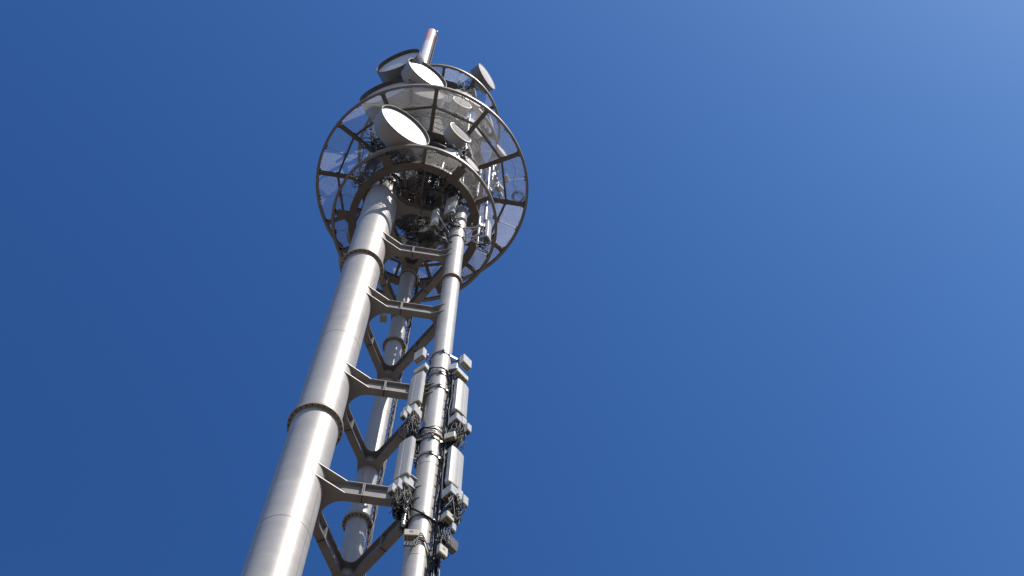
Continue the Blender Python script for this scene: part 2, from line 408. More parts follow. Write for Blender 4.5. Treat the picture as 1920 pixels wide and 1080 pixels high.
def platform(label, z, rh, r_mid, ring, rin, gm='grating', gh=0.030, xs=0.10, xh=0.008, sp=0.052, hoopw=0.13, hooph=0.24, radials=range(12), brackets=False, bw=0.15, halves=2, drop=0.0, skip=()):
    """z = underside of the hoop; ring=(ri,ro) thick ring; r_mid chord ring radius; rin inner end of the radial beams"""
    rt = root('round_platform', label, 'platform', (AX.x, AX.y, z)); O = Vector((AX.x, AX.y, z))
    m = MB(); t = 0.02
    m.ring(AX, rh - hoopw, rh, z, z + t, 144); m.ring(AX, rh - hoopw, rh, z + hooph - t, z + hooph, 144)
    m.ring(AX, rh - t - 0.012, rh - 0.006, z + t, z + hooph - t, 144)
    m.build('edge_hoop', M['hoop'], rt, O)
    if ring:
        m = MB(); m.ring(AX, ring[0], ring[1], z - 0.10, z + 0.20, 120); m.build('ring_beam', M['beam'], rt, O)
    for i in radials:
        a = A0 + 30 * i
        r0 = rin[i] if isinstance(rin, dict) and i in rin else (rin['d'] if isinstance(rin, dict) else rin)
        m = MB(); ibeam(m, P2(r0, a), P2(rh - hoopw * 0.6, a), z + 0.004, z + 0.196, bw)
        m.build('radial_beam', M['beam'], rt, O)
        if brackets and i % 2 == 1:
            m = MB(); d = (P2(1, a) - AX); m.box(V3(P2((ring[1] + 3.56) / 2, a), z - 0.03), (3.60 - ring[1] + 0.02, 0.44, 0.06), V3(d, 0), (-d.y, d.x, 0)); m.build('bracket_plate', M['beam'], rt, O)
    if r_mid:
        for i in range(12):
            a = A0 + 30 * i
            m = MB(); pa, pb = P2(r_mid, a), P2(r_mid, a + 30); dd = (pb - pa).normalized() * (bw / 2 + 0.002)
            ibeam(m, pa + dd, pb - dd, z + 0.03, z + 0.17, 0.10); m.build('cross_beam', M['beam'], rt, O)
    # grating panels lie on the beams
    zg = z + 0.205
    bands = []
    if r_mid: bands = [(r_mid + 0.01, rh - 0.09), (ring[1] if ring else rin if not isinstance(rin, dict) else rin['d'], r_mid - 0.01)]
    else: bands = [((ring[1] if ring else rin) + 0.0, rh - 0.09)]
    for i in range(12):
        if i in skip: continue
        for hf in range(halves):
            a = A0 + 30 * i + 30 / halves * hf + 0.08; b = A0 + 30 * i + 30 / halves * (hf + 1) - 0.08
            bis = R_(A0 + 30 * i + 15)
            for (ra, rb) in bands:
                if rb - ra < 0.1: continue
                ka = ra / math.cos(R_(15)) if (r_mid and False) else ra
                poly = [P2(ka, a), P2(rb, a), P2(rb, (a + b) / 2), P2(rb, b), P2(ka, b)]
                m = grating(poly, zg, Vector((-math.sin(bis), math.cos(bis))), sp=sp, xs=xs, xh=xh, h=gh)
                m.build('grating_panel', M[gm], rt, O)
    c = MB()   # small fixing clips along the hoop
    for i in range(12):
        for da in (1.6, 14.2, 15.8, 28.4):
            p = P2(rh - hoopw - 0.03, A0 + 30 * i + da); c.box(V3(p, z + 0.17), (0.07, 0.07, 0.06))
            if r_mid:
                p = P2(r_mid * math.cos(R_(15)) / math.cos(R_(da - 15)) + 0.09, A0 + 30 * i + da); c.box(V3(p, z + 0.17), (0.05, 0.05, 0.05))
    co = c.build('fixing_clips', M['bolt'], rt, O); co['kind'] = 'stuff'
    return rt, O
def deck(rt, O, z, rmax, holes, joists):
    # solid checker plates, cut in strips around the columns
    n = 6; wd = 2 * rmax / n
    for k in range(n):
        x0 = -rmax + k * wd + 0.006; x1 = -rmax + (k + 1) * wd - 0.006; xm = max(abs(x0), abs(x1))
        ys = math.sqrt(max(rmax ** 2 - xm ** 2, 0.3)); spans = [(-ys, ys)]
        for hc, hr in holes:
            hx, hy = hc.x - AX.x, hc.y - AX.y
            if x0 - hr < hx < x1 + hr:
                new = []
                for a, b in spans:
                    if hy - hr > a: new.append((a, min(b, hy - hr)))
                    if hy + hr < b: new.append((max(a, hy + hr), b))
                spans = new
        for a, b in spans:
            if b - a > 0.1:
                m = MB(); m.box((AX.x + (x0 + x1) / 2, AX.y + (a + b) / 2, z + 0.005), (x1 - x0, b - a, 0.01)); m.build('deck_plate', M['deck'], rt, O)
    for (ra, aa, rb, ab) in joists:
        m = MB(); ibeam(m, P2(ra, aa), P2(rb, ab), z - 0.2, z - 0.01, 0.13); m.build('joist', M['beam'], rt, O)
def floor(rt, O, z, rmax, holes, joists, sp=0.05):
    """grating strips inside the thick ring, leaving the columns free"""
    nstrip = 0
    x = -2.4
    while x < 2.4:
        y = -2.4
        while y < 2.4:
            cx, cy = x + 0.4, y + 0.4
            ok = all(math.hypot(px, py) < rmax for px, py in ((x, y), (x + 0.8, y), (x, y + 0.8), (x + 0.8, y + 0.8)))
            for hc, hr in holes:
                if (Vector((AX.x + cx, AX.y + cy)) - hc).length < hr + 0.45: ok = False
            if ok:
                poly = [Vector((AX.x + x + 0.01, AX.y + y + 0.01)), Vector((AX.x + x + 0.79, AX.y + y + 0.01)), Vector((AX.x + x + 0.79, AX.y + y + 0.79)), Vector((AX.x + x + 0.01, AX.y + y + 0.79))]
                grating(poly, z, Vector((1, 0)), sp).build('floor_grating', M['grating2'], rt, O); nstrip += 1
            y += 0.8
        x += 0.8
    for (ra, aa, rb, ab) in joists:
        m = MB(); ibeam(m, P2(ra, aa), P2(rb, ab), z - 0.2, z - 0.01, 0.13); m.build('joist', M['beam'], rt, O)

HOLES = [(CL, RL), (CR, RR), (CB, RB)]
p1, O1 = platform('lowest round steel platform with thick brown ring beam around the column heads', 60.9, 3.87, None, (2.72, 3.07), {'d': 3.05, 10: 2.05}, brackets=True, halves=2, gm='grating2')
floor(p1, O1, 61.12, 2.72, HOLES, [(2.74, -100, 1.05, -106), (2.74, -79, 1.05, -77), (2.74, -53, 1.1, -55), (2.74, -125, 2.3, -128), (2.74, 20, 1.1, 20), (2.74, 75, 1.6, 75), (2.74, 110, 1.6, 110), (2.74, 160, 1.1, 160), (2.74, -165, 1.5, -170)])
p2, O2 = platform('widest round steel platform of see-through grating with twelve radial beams', 66.4, 5.34, 4.27, (2.75, 3.05), 3.0, bw=0.19, sp=0.062, xs=0.062, xh=0.022, gh=0.022)
deck(p2, O2, 66.62, 2.75, HOLES[:1], [(2.76, a, 0.6, a) for a in (-100, -60, -20, 20, 60, 100, 140, 180)])
pc, Oc = platform('small inner ring platform just above the widest platform', 69.0, 3.12, None, None, 2.3, hoopw=0.10, hooph=0.16, bw=0.10)
pb, Ob = platform('middle upper round platform with bright rim, second from the top', 71.9, 3.84, None, (2.55, 2.85), 2.8)
deck(pb, Ob, 72.12, 2.55, HOLES[:1], [(2.6, a, 0.6, a) for a in (-90, -30, 30, 90, 150)])
p3, O3 = platform('topmost round platform with bright rim below the red and white mast', 77.7, 3.77, None, (2.5, 2.8), 2.7)
deck(p3, O3, 77.92, 2.5, HOLES[:1], [(2.6, a, 0.6, a) for a in (-60, 0, 60, 120, 180)])

# posts that carry the upper platforms
def inner_post(px_r, ang, z0, z1, r, label):
    p = P2(px_r, ang); m = MB(); m.cyl(V3(p, z0), V3(p, z1), r, 20)
    o = m.build('support_post', M['column'], None, V3(p, z0)); tag(o, label, 'post', 'posts carrying the upper platforms')
for a, wd in ((-20, 'right'), (95, 'rear'), (170, 'left rear')):
    inner_post(2.0, a, 61.2, 77.8, 0.11, 'grey steel post carrying the upper platforms, on the %s side of the tower head' % wd)

# ------------------------------------------------------------------ radome mast on top
MBs = Vector((CL.x, CL.y, 79.0))
mast = root('radome_mast', 'red and white striped round mast rising from the top of the thick column', 'mast', MBs)
ztop = 98.6; zr = h_on(CL.x, CL.y, 84.0); rm = 0.355
m = MB(); m.cyl(MBs, MBs + Vector((0, 0, 1.2)), RL, 48, rm); m.cyl(MBs + Vector((0, 0, 1.2)), V3(CL, zr), rm, 40)
m.build('white_section', M['white'], mast, MBs)
m = MB(); m.cyl(V3(CL, zr), V3(CL, ztop), rm + 0.002, 40, caps=False)
m.lathe([(0, rm + 0.002), (0.06, rm - 0.01), (0.12, rm - 0.08), (0.16, rm - 0.18), (0.17, 0)], V3(CL, ztop), (0, 0, 1), 40)
m.build('red_section', M['red'], mast, MBs)
la = R_(-18); d = Vector((math.cos(la), math.sin(la), 0)); t = Vector((-d.y, d.x, 0))
lad = root('mast_ladder', 'narrow rusty ladder up the right side of the red and white mast', 'ladder', V3(CL, 80.2) + d * (rm + 0.12))
Ol = lad.location.copy()
for sx in (-0.11, 0.11):
    m = MB(); m.bar(V3(CL, 80.4) + d * (rm + 0.13) + t * sx, V3(CL, 97.3) + d * (rm + 0.13) + t * sx, 0.035, 0.035, up=d); m.build('rail', M['ladder'], lad, Ol)
m = MB(); z = 80.6
while z < 97.2:
    c = V3(CL, z) + d * (rm + 0.13); m.box(c, (0.05, 0.24, 0.07), d, t); m.box(c - d * 0.07, (0.12, 0.03, 0.03), d, t); z += 0.42
ro = m.build('rungs', M['dark'], lad, Ol); ro['kind'] = 'stuff'
m = MB(); c = V3(CL, 98.4) + d * (rm + 0.06); m.cyl(c, c + Vector((0, 0, 0.28)), 0.07, 14); m.box(c - d * 0.05, (0.12, 0.06, 0.06), d, t)
tag(m.build('warning_lamp', M['white'], None, c), 'tiny white lamp on the right edge of the red mast tip', 'lamp')

# ------------------------------------------------------------------ dish antennas
def dish(label, P, dia, az, depth=None, tilt=0.0, recess=0.16, post=None, spot=False, shroud='shroud', face='radome', inner='lining2'):
    """P = centre of the front rim, az = where it points"""
    r = dia / 2; depth = depth if depth else dia * 0.30
    n = Vector((math.cos(R_(az)), math.sin(R_(az)), 0))
    nt_ = Vector((n.x * math.cos(tilt), n.y * math.cos(tilt), -math.sin(tilt)))
    base = Vector(P) - nt_ * (depth + 0.25 * dia)
    rt = root('dish_antenna', label, 'dish antenna', base, R_(az), 'round microwave dish antennas on the tower head')
    rt.rotation_euler = (0, tilt, R_(az))
    off = Vector((depth + 0.25 * dia, 0, 0))      # local front centre
    rc = recess * depth
    m = MB(); N = 64
    m.lathe([(0, r), (-depth, r * 0.985)], off, n=N)
    m.lathe([(-0.002, r + 0.014), (-0.045, r + 0.014)], off, n=N); m.lathe([(-0.045, r + 0.014), (-0.045, r)], off, n=N, smooth=False); m.lathe([(-0.002, r), (-0.002, r + 0.014)], off, n=N, smooth=False)
    m.build('shroud', M[shroud], rt)
    m = MB(); m.lathe([(-rc, r - 0.027), (0.003, r - 0.027)], off, n=N); m.lathe([(0.003, r - 0.027), (0.003, r + 0.012)], off, n=N, smooth=False); m.build('lining', M[inner if dia > 2 else 'shroud'], rt)
    m = MB(); dm = 0.022 * dia
    m.lathe([(-rc - 0.01, r - 0.026), (-rc + dm * 0.5, r * 0.72), (-rc + dm * 0.85, r * 0.4), (-rc + dm, 0.0)], off, n=N)
    m.build('radome', M[face], rt)
    m = MB(); hb = 0.20 * dia
    m.lathe([(-depth, r * 0.985), (-depth - hb * 0.45, r * 0.80), (-depth - hb * 0.8, r * 0.5), (-depth - hb, r * 0.16), (-depth - hb - 0.05 * dia, r * 0.15), (-depth - hb - 0.05 * dia, 0)], off, n=N)
    m.build('reflector', M['dishback'], rt)
    # mount: clamp frame and vertical pipe behind
    pr = 0.035 + 0.012 * dia; pl = dia * 0.62
    bx = off.x - depth - hb - 0.04 * dia - pr
    for zz in (-pl * 0.45, pl * 0.45):
        m = MB()
        m.box((bx + pr + 0.03, 0, zz), (0.14 + pr, pr * 3.4, 0.10)); m.box((bx - pr - 0.02, 0, zz), (0.05, pr * 3.4, 0.10))
        m.bar((bx + pr, 0.05, zz), (off.x - depth * 0.99, r * 0.6, zz * 1.2), 0.05, 0.05)
        m.bar((bx + pr, -0.05, zz), (off.x - depth * 0.99, -r * 0.6, zz * 1.2), 0.05, 0.05)
        m.build('bracket', M['clamp'], rt)
    zb = -pl if post is None else post - base[2]
    m = MB(); m.cyl((bx, 0, min(zb, -pl)), (bx, 0, pl), pr, 16); m.build('mount_pipe', M['galv'], rt)
    m = MB(); m.rbox((bx + 0.1, 0.28 * dia * 0.6, 0), (0.22, 0.20, 0.26)); m.build('feed_unit', M['unit'], rt)
    if spot:
        m = MB(); m.lathe([(0.012, 0.0), (0.010, 0.085), (0.0, 0.09)], off + Vector((0.004, -r * 0.40, r * 0.30)), n=20); m.build('round_emblem', M['dark'], rt)
    return rt
DISH = [
 # label, px, py, radius from axis (or None,height), dia, az, depth, floor under it
 ('largest white dish antenna, brightly lit, standing on the lowest platform in front', 761, 234, ('h', 62.6), 2.7, -53, 0.74, 61.0),
 ('large bright white dish antenna tilted to the right, above the rim of the widest platform', 802, 137, ('h', 70.3), 2.35, -55, 0.75, 66.6),
 ('grey faced dish antenna turned to the left, highest on the left beside the mast', 746, 113, ('h', 71.6), 2.5, -113, 0.70, 66.6),
 ('big grey dish antenna turned left, half hidden behind the upper left platform rim', 722, 170, ('h', 68.9), 2.75, -110, 0.80, 66.6),
 ('beige lit dish antenna facing the viewer under the top rim of the widest platform', 802, 173, ('h', 68.7), 1.7, -76, 0.70, 66.6),
 ('small grey drum dish antenna with oval pale face seen through the upper right grating', 867, 192, ('h', 69.9), 1.05, -62, 0.55, 66.6),
 ('drum dish antenna with a small round emblem on its face, right of the largest dish', 864, 248, ('h', 64.2), 1.28, -49, 0.55, 61.0),
 ('small white dish antenna peeping over the front rim of the lowest platform', 852, 287, ('h', 62.7), 0.95, -69, 0.30, 61.0),
 ('narrow white dish antenna at the right rim of the lowest platform', 885, 307, ('h', 63.0), 0.90, -44, 0.25, 61.0),
 ('thin white dish antenna seen almost edge on, right of the drum dish with emblem', 883, 284, ('h', 64.6), 0.85, -18, 0.22, 61.0),
 ('grey drum dish antenna with pale face at the top right, outside the topmost rim', 913, 143, ('h', 79.2), 1.68, -34, 0.58, 77.9),
 ('white lens shaped dish antenna behind the right radial beam of the widest platform', 892, 237, ('h', 69.6), 1.2, -35, 0.3, 66.6),
 ('small white dish antenna beyond the right rim, in front of open sky', 941, 282, ('h', 68.6), 0.75, -42, 0.18, 66.6),
 ('pale slender dish antenna beside the thin rear rim on the right', 922, 228, ('h', 72.9), 0.62, -20, 0.16, 72.0),
 ('white topped dish antenna between the two upper rims on the right', 869, 176, ('h', 73.2), 1.0, -68, 0.35, 72.0),
 ('small bluish dish antenna under the topmost rim, turned away to the right', 892, 175, ('h', 74.3), 0.55, -10, 0.3, 72.0),
 ('bright dish antenna sliver squeezed behind the upper right rim of the widest platform', 891, 192, ('h', 71.0), 0.7, -60, 0.25, 66.6),
 ('dark backed dish antenna turned away beyond the lower left rim', 641, 503, ('h', 63.0), 1.35, 168, 0.35, 61.0),
 ('dark dish antenna turned away behind the left of the lowest grating', 656, 452, ('h', 63.2), 1.0, 160, 0.35, 61.0),
]
for lab, px, py, (k, v), dia, az, dp, fl in DISH:
    P = at_h(px, py, v)
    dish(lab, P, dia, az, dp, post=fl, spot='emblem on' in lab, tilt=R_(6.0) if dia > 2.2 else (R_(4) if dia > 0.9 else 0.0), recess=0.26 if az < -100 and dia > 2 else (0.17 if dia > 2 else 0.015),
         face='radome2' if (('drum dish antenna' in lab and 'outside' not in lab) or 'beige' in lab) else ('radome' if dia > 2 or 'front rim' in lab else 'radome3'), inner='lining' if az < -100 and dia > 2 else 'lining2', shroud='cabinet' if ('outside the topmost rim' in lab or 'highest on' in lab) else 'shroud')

# ------------------------------------------------------------------ panel antennas on the right column
def wire(pts, n=10):
    """Catmull-Rom through the points"""
    P = [Vector(p) for p in pts]; P = [P[0] * 2 - P[1]] + P + [P[-1] * 2 - P[-2]]; out = []
    for i in range(1, len(P) - 2):
        for k in range(n):
            t = k / n; a, b, c, d = P[i - 1], P[i], P[i + 1], P[i + 2]
            out.append(0.5 * ((2 * b) + (c - a) * t + (2 * a - 5 * b + 4 * c - d) * t * t + (3 * b - a - 3 * c + d) * t ** 3))
    out.append(P[-2]); return out
def panel(label, top, bot, az, wd=0.55, dp=0.21, pipe=True, group='panel antennas on the tower', ext=(0.5, 0.35)):
    n = Vector((math.cos(R_(az)), math.sin(R_(az)), 0)); t = Vector((-n.y, n.x, 0))
    base = Vector((bot.x, bot.y, bot.z)); L = top.z - bot.z
    rt = root('panel_antenna', label, 'panel antenna', base, R_(az), group)
    # profile (local x = front, y = width); two shallow lobes with a seam between
    k = 0.045; g = 0.008
    prof = [(dp / 2 - 0.01, -0.30 * wd), (dp / 2, -0.15 * wd), (dp / 2, -g), (dp / 2 - 0.014, 0), (dp / 2, g), (dp / 2, 0.15 * wd), (dp / 2 - 0.01, 0.30 * wd),
            (dp / 2 - 0.02, wd / 2 - k), (dp / 2 - k, wd / 2), (-dp / 2 + 0.02, wd / 2), (-dp / 2, wd / 2 - 0.03),
            (-dp / 2, -wd / 2 + 0.03), (-dp / 2 + 0.02, -wd / 2), (dp / 2 - k, -wd / 2), (dp / 2 - 0.02, -wd / 2 + k)]
    m = MB(); m.prism([(x, y) for x, y in prof], 0.04, L); m.build('radome_shell', M['panel'], rt)
    for za, zb_ in ((0.0, 0.038), (L + 0.002, L + 0.03)):
        m = MB(); m.prism([(x * 0.97, y * 0.97) for x, y in prof], za, zb_); m.build('end_cap', M['panelend'], rt)
    m = MB()
    for yy in (-0.18, -0.11, -0.04, 0.04, 0.11, 0.18):
        for xx in (-0.04, 0.04): m.cyl((xx, yy * wd / 0.55, -0.07), (xx, yy * wd / 0.55, 0.0), 0.016, 8)
    mo = m.build('connectors', M['bolt'], rt); mo['kind'] = 'stuff'
    if pipe:
        m = MB(); m.cyl((-dp / 2 - 0.16, 0, -ext[0]), (-dp / 2 - 0.16, 0, L + ext[1]), 0.045, 16); m.build('mount_pipe', M['galv'], rt)
        for zz in (0.15 * L, 0.85 * L):
            m = MB(); m.box((-dp / 2 - 0.07, 0, zz), (0.14, 0.16, 0.09)); m.box((-dp / 2 - 0.225, 0, zz), (0.03, 0.16, 0.09)); m.cyl((-dp / 2 - 0.26, 0.06, zz), (-dp / 2, 0.06, zz), 0.01, 6); m.cyl((-dp / 2 - 0.26, -0.06, zz), (-dp / 2, -0.06, zz), 0.01, 6)
            m.build('bracket', M['clamp'], rt)
    return rt
def unit(label, P, az, d=(0.20, 0.40, 0.62), box='unit', name='radio_unit', cat='radio unit', group='radio units by the panel antennas', sticker=False, fins=False):
    rt = root(name, label, cat, P, R_(az), group)
    m = MB(); m.rbox((0, 0, 0), d, b=0.018); m.build('housing', M[box], rt)
    if fins:
        m = MB(); k = -d[1] / 2 + 0.03
        while k < d[1] / 2 - 0.02: m.box((d[0] / 2 + 0.018, k, 0), (0.04, 0.008, d[2] - 0.06)); k += 0.032
        m.build('cooling_fins', M[box], rt)
    m = MB()
    for i in range(4):
        for j in (-1, 1): m.cyl((j * d[0] * 0.22, -d[1] * 0.34 + d[1] * 0.226 * i, -d[2] / 2 - 0.055), (j * d[0] * 0.22, -d[1] * 0.34 + d[1] * 0.226 * i, -d[2] / 2 + 0.002), 0.017, 8)
    mo = m.build('connectors', M['bolt'], rt); mo['kind'] = 'stuff'
    m = MB(); m.box((0, 0, -d[2] / 2 - 0.006), (d[0] * 0.86, d[1] * 0.9, 0.01)); m.build('base_plate', M['panelend'], rt)
    if sticker:
        m = MB(); m.box((d[0] / 2 + 0.002, 0, d[2] * 0.22), (0.003, 0.10, 0.05)); m.build('pink_sticker', M['pink'], rt)
        m = MB(); m.box((d[0] / 2 + 0.002, 0, d[2] * 0.22 - 0.06), (0.003, 0.10, 0.068)); m.build('blue_sticker', M['blue'], rt)
    else:
        m = MB(); m.box((d[0] / 2 + 0.001, d[1] * 0.1, d[2] * 0.1), (0.003, d[1] * 0.3, d[2] * 0.12)); m.build('plate', M['panel'], rt)
    return rt
def seg(px, y0, y1, x0, x1, az):
    """vertical segment at direction az from the right column seen between (x0,y0) top and (x1,y1) bottom"""
    q = on_dir(CR, az, (x0 + x1) / 2, (y0 + y1) / 2)
    return Vector((q.x, q.y, h_on(q.x, q.y, y0))), Vector((q.x, q.y, h_on(q.x, q.y, y1)))
AZL, AZR = -127, -42
PAN = []
for lab, (x0, y0), (x1, y1), az, dz in (
    ('upper left of four long panel antennas on the right column', (783.5, 706), (776, 761), AZL, -152),
    ('upper right of four long panel antennas, edged against the sky', (865.5, 722), (862, 778), AZR, -12),
    ('lower left of four long panel antennas, above a knot of black cables', (763, 829), (753, 898), AZL, -150),
    ('lower right of four long panel antennas on the right column', (855, 849), (851, 914.5), AZR, -12)):
    tp, bt = seg(None, y0, y1, x0, x1, dz); PAN.append((tp, bt, az)); panel(lab, tp, bt, az)

def clampset(z, azs, label, reach=None):
    rt = root('column_clamp', label, 'pipe clamp', V3(CR, z), 0, 'steel clamps round the right column'); O = V3(CR, z)
    m = MB(); m.ring(CR, RR + 0.002, RR + 0.03, z - 0.05, z + 0.05, 40)
    for k in range(3):
        a = R_(-80 + 120 * k); c = V3(CR, z) + Vector((math.cos(a), math.sin(a), 0)) * (RR + 0.06)
        m.box(c, (0.10, 0.05, 0.10), (math.cos(a), math.sin(a), 0), (-math.sin(a), math.cos(a), 0))
        for s in (-1, 1):
            q = c + Vector((-math.sin(a), math.cos(a), 0)) * 0.04 * s + Vector((0, 0, 0.02 * s)); m.cyl(q - Vector((-math.sin(a), math.cos(a), 0)) * 0.08, q + Vector((-math.sin(a), math.cos(a), 0)) * 0.08, 0.014, 6)
    m.build('band', M['clamp'], rt, O)
    for tgt in azs:
        m = MB(); e = Vector((tgt.x, tgt.y, z)); dirc = (e - V3(CR, z)); L = dirc.length; dirc.normalize(); tt = Vector((-dirc.y, dirc.x, 0))
        for s in (-1, 1):
            m.bar(V3(CR, z) + dirc * (RR * 0.8) + tt * 0.22 * s, e - dirc * 0.03 + tt * 0.05 * s, 0.012, 0.12)
        m.bar(V3(CR, z - 0.03) + dirc * (RR), e + Vector((0, 0, -0.03)), 0.05, 0.012)
        m.build('arm', M['clamp'], rt, O)
        m = MB(); m.box(e - dirc * 0.02, (0.05, 0.19, 0.13), dirc, tt); m.build('jaw', M['clamp'], rt, O)
def pipe_at(k):
    tp, bt, az = PAN[k]; n = Vector((math.cos(R_(az)), math.sin(R_(az)), 0)); return tp - n * (0.21 / 2 + 0.16)
up = (pipe_at(0), pipe_at(1)); lo = (pipe_at(2), pipe_at(3))
names = ['topmost', 'second', 'third', 'fourth', 'fifth', 'sixth']
for i, (y, tg) in enumerate(((676, up), (716, up), (741, up), (838, lo), (868, lo), (985, lo))):
    clampset(HR(y), tg, '%s steel clamp from the top on the right column, between the panel antennas' % names[i])

UNITS = [
 # label, px, py, dirfromR, az, dims, kind
 ('white radio unit above the upper left panel antenna', 788, 667, -152, AZL, (0.20, 0.42, 0.64)),
 ('white radio unit above the upper right panel antenna', 873, 680, -12, AZR, (0.21, 0.42, 0.60)),
 ('flat cream combiner box on top of the upper left panel antenna', 790, 694, -152, AZL, (0.21, 0.51, 0.32)),
 ('flat cream combiner box on top of the upper right panel antenna', 864, 704, -12, AZR, (0.21, 0.56, 0.32)),
 ('small leaning grey unit between the right column and upper right panel', 850, 690, -35, AZR - 60, (0.15, 0.32, 0.41)),
 ('white control unit at the bottom left of the upper left panel antenna', 763, 772, -150, AZL, (0.20, 0.22, 0.44)),
 ('bright white control unit at the bottom right of the upper left panel', 779, 774, -152, AZL + 4, (0.41, 0.24, 0.49)),
 ('small white control unit lowest left below the upper left panel', 757, 779, -148, AZL, (0.17, 0.17, 0.34)),
 ('white control unit under the left of the upper right panel antenna', 854, 789, -20, AZR, (0.37, 0.27, 0.41)),
 ('pale control unit under the middle of the upper right panel antenna', 867, 793, -12, AZR, (0.20, 0.21, 0.49)),
 ('pale control unit under the right edge of the upper right panel antenna', 877, 804, -8, AZR, (0.17, 0.20, 0.44)),
 ('bright white control unit on the right under the lower left panel antenna', 761, 907, -150, AZL, (0.41, 0.27, 0.56)),
 ('pale control unit in the middle under the lower left panel antenna', 746, 911, -149, AZL, (0.20, 0.24, 0.49)),
 ('small pale control unit at the far left under the lower left panel', 735, 918, -147, AZL, (0.17, 0.20, 0.39)),
 ('white control unit on the left under the lower right panel antenna', 843, 926, -22, AZR, (0.39, 0.29, 0.44)),
 ('pale control unit in the middle under the lower right panel antenna', 859, 930, -12, AZR, (0.20, 0.22, 0.51)),
 ('pale control unit at the far right under the lower right panel antenna', 870, 941, -8, AZR, (0.17, 0.21, 0.46)),
]
UP = {}
for lab, px, py, dz, az, dd in UNITS:
    p = on_dir(CR, dz, px, py); kind = 'panelend' if 'combiner' in lab else 'unit'
    unit(lab, p, az, dd, 'beige' if 'combiner' in lab else 'unit'); UP[lab] = p
for lab, px, py, dz, az, dd, st, fn in (
    ('beige junction box with a pink and blue sticker on the front of the right column', 771, 1003, -112, -88, (0.20, 0.40, 0.30), True, False),
    ('greenish beige junction box beside the lower end of the upper right cables', 844, 819, -30, AZR - 66, (0.16, 0.36, 0.34), False, False),
    ('cream junction box below the lower right panel antenna cables', 839, 972, -24, AZR, (0.26, 0.30, 0.30), False, False),
    ('cream junction box with a pink sticker low on the right of the column', 829, 1034, -30, AZR - 4, (0.14, 0.30, 0.40), True, False),
    ('grey ribbed radio unit lowest on the right edge against the sky', 845, 1022, -12, AZR, (0.20, 0.36, 0.40), False, True),
    ('white cylinder cased unit on the right edge under the lower right cables', 849, 990, -14, AZR, (0.14, 0.16, 0.34), False, False)):
    p = on_dir(CR, dz, px, py)
    unit(lab, p, az, dd, 'beige' if ('beige' in lab or 'cream' in lab) else ('shroud' if 'grey' in lab else 'unit'), 'junction_box' if 'box' in lab else 'radio_unit', 'junction box' if 'box' in lab else 'radio unit', None, st, fn)

# cables: knots under each panel, then a run down the right side of the column
def knot(label, px, py, dz, n, spread, drop, ends, seed, loops=4, rc=0.014):
    rnd = random.Random(seed); c = on_dir(CR, dz, px, py); m = MB()
    for i in range(n):
        a = c + Vector((rnd.uniform(-1, 1) * spread, rnd.uniform(-1, 1) * spread, rnd.uniform(0.15, 0.45)))
        b = a + Vector((rnd.uniform(-.08, .08), rnd.uniform(-.08, .08), -rnd.uniform(0.15, 0.5)))
        d = c + Vector((rnd.uniform(-1, 1) * spread * 0.8, rnd.uniform(-1, 1) * spread * 0.8, -rnd.uniform(0.2, drop)))
        e = Vector(ends) + Vector((rnd.uniform(-.10, .10), rnd.uniform(-.10, .10), rnd.uniform(-.35, .35)))
        f = e + Vector((rnd.uniform(-.05, .05), rnd.uniform(-.05, .05), -rnd.uniform(0.2, 0.9)))
        m.tube(wire([a, b, d, d.lerp(e, 0.5) + Vector((0, 0, -rnd.uniform(0, 0.25))), e, f], 6), rc * rnd.uniform(0.7, 1.25), 5)
    for i in range(loops):
        q = c + Vector((rnd.uniform(-1, 1) * spread, rnd.uniform(-1, 1) * spread, -rnd.uniform(0, 0.2))); rr = rnd.uniform(0.15, 0.3)
        m.tube(wire([q, q + Vector((rr * .6, 0, -rr * 1.3)), q + Vector((rr * .1, .05, -rr * 2.1)), q + Vector((-rr * .5, 0, -rr * 1.1)), q + Vector((-.05, 0, .05))], 7), rc * 0.8, 5)
    o = m.build('cable_knot', M['cable'], None, c); tag(o, label, 'cables', 'tangled cables under the panel antennas'); o['kind'] = 'stuff'
    m = MB()
    for i in range(n // 6):
        a = c + Vector((rnd.uniform(-1, 1) * spread, rnd.uniform(-1, 1) * spread, rnd.uniform(0.1, 0.4)))
        m.tube(wire([a, a + Vector((rnd.uniform(-.1, .1), rnd.uniform(-.1, .1), -.3)), a + Vector((rnd.uniform(-.15, .15), rnd.uniform(-.15, .15), -rnd.uniform(.4, drop)))], 6), 0.012, 5)
    o = m.build('cable_tails', M['cable2'], None, c); tag(o, label.replace('black', 'pale'), 'cables'); o['kind'] = 'stuff'
ra = R_(-15); RUN = V3(CR, 0) + Vector((math.cos(ra), math.sin(ra), 0)) * (RR + 0.20)
lruna = R_(-170); LRUN = V3(CR, 0) + Vector((math.cos(lruna), math.sin(lruna), 0)) * (RR + 0.10)
knot('tangle of black cables below the upper left panel antenna', 774, 795, -151, 64, 0.20, 0.75, (LRUN.x, LRUN.y, HR(835)), 1)
knot('tangle of black cables below the upper right panel antenna', 861, 811, -14, 58, 0.19, 0.6, (RUN.x, RUN.y, HR(850)), 2)
knot('tangle of black cables below the lower left panel antenna', 752, 936, -150, 84, 0.23, 0.9, (LRUN.x, LRUN.y, HR(965)), 3, 7)
knot('tangle of black cables below the lower right panel antenna', 852, 951, -14, 66, 0.20, 0.8, (RUN.x, RUN.y, HR(990)), 4, 7)
knot('black cables bunched low on the right side of the column', 832, 1010, -20, 26, 0.18, 0.5, (RUN.x, RUN.y, HR(1060)), 6)
cr = root('cable_run', 'thick vertical run of black and grey cables down the right side of the right column', 'cables', V3(RUN, GZ + 0.5)); Or = V3(RUN, GZ + 0.5)
rnd = random.Random(5); ztop_run = HR(700)
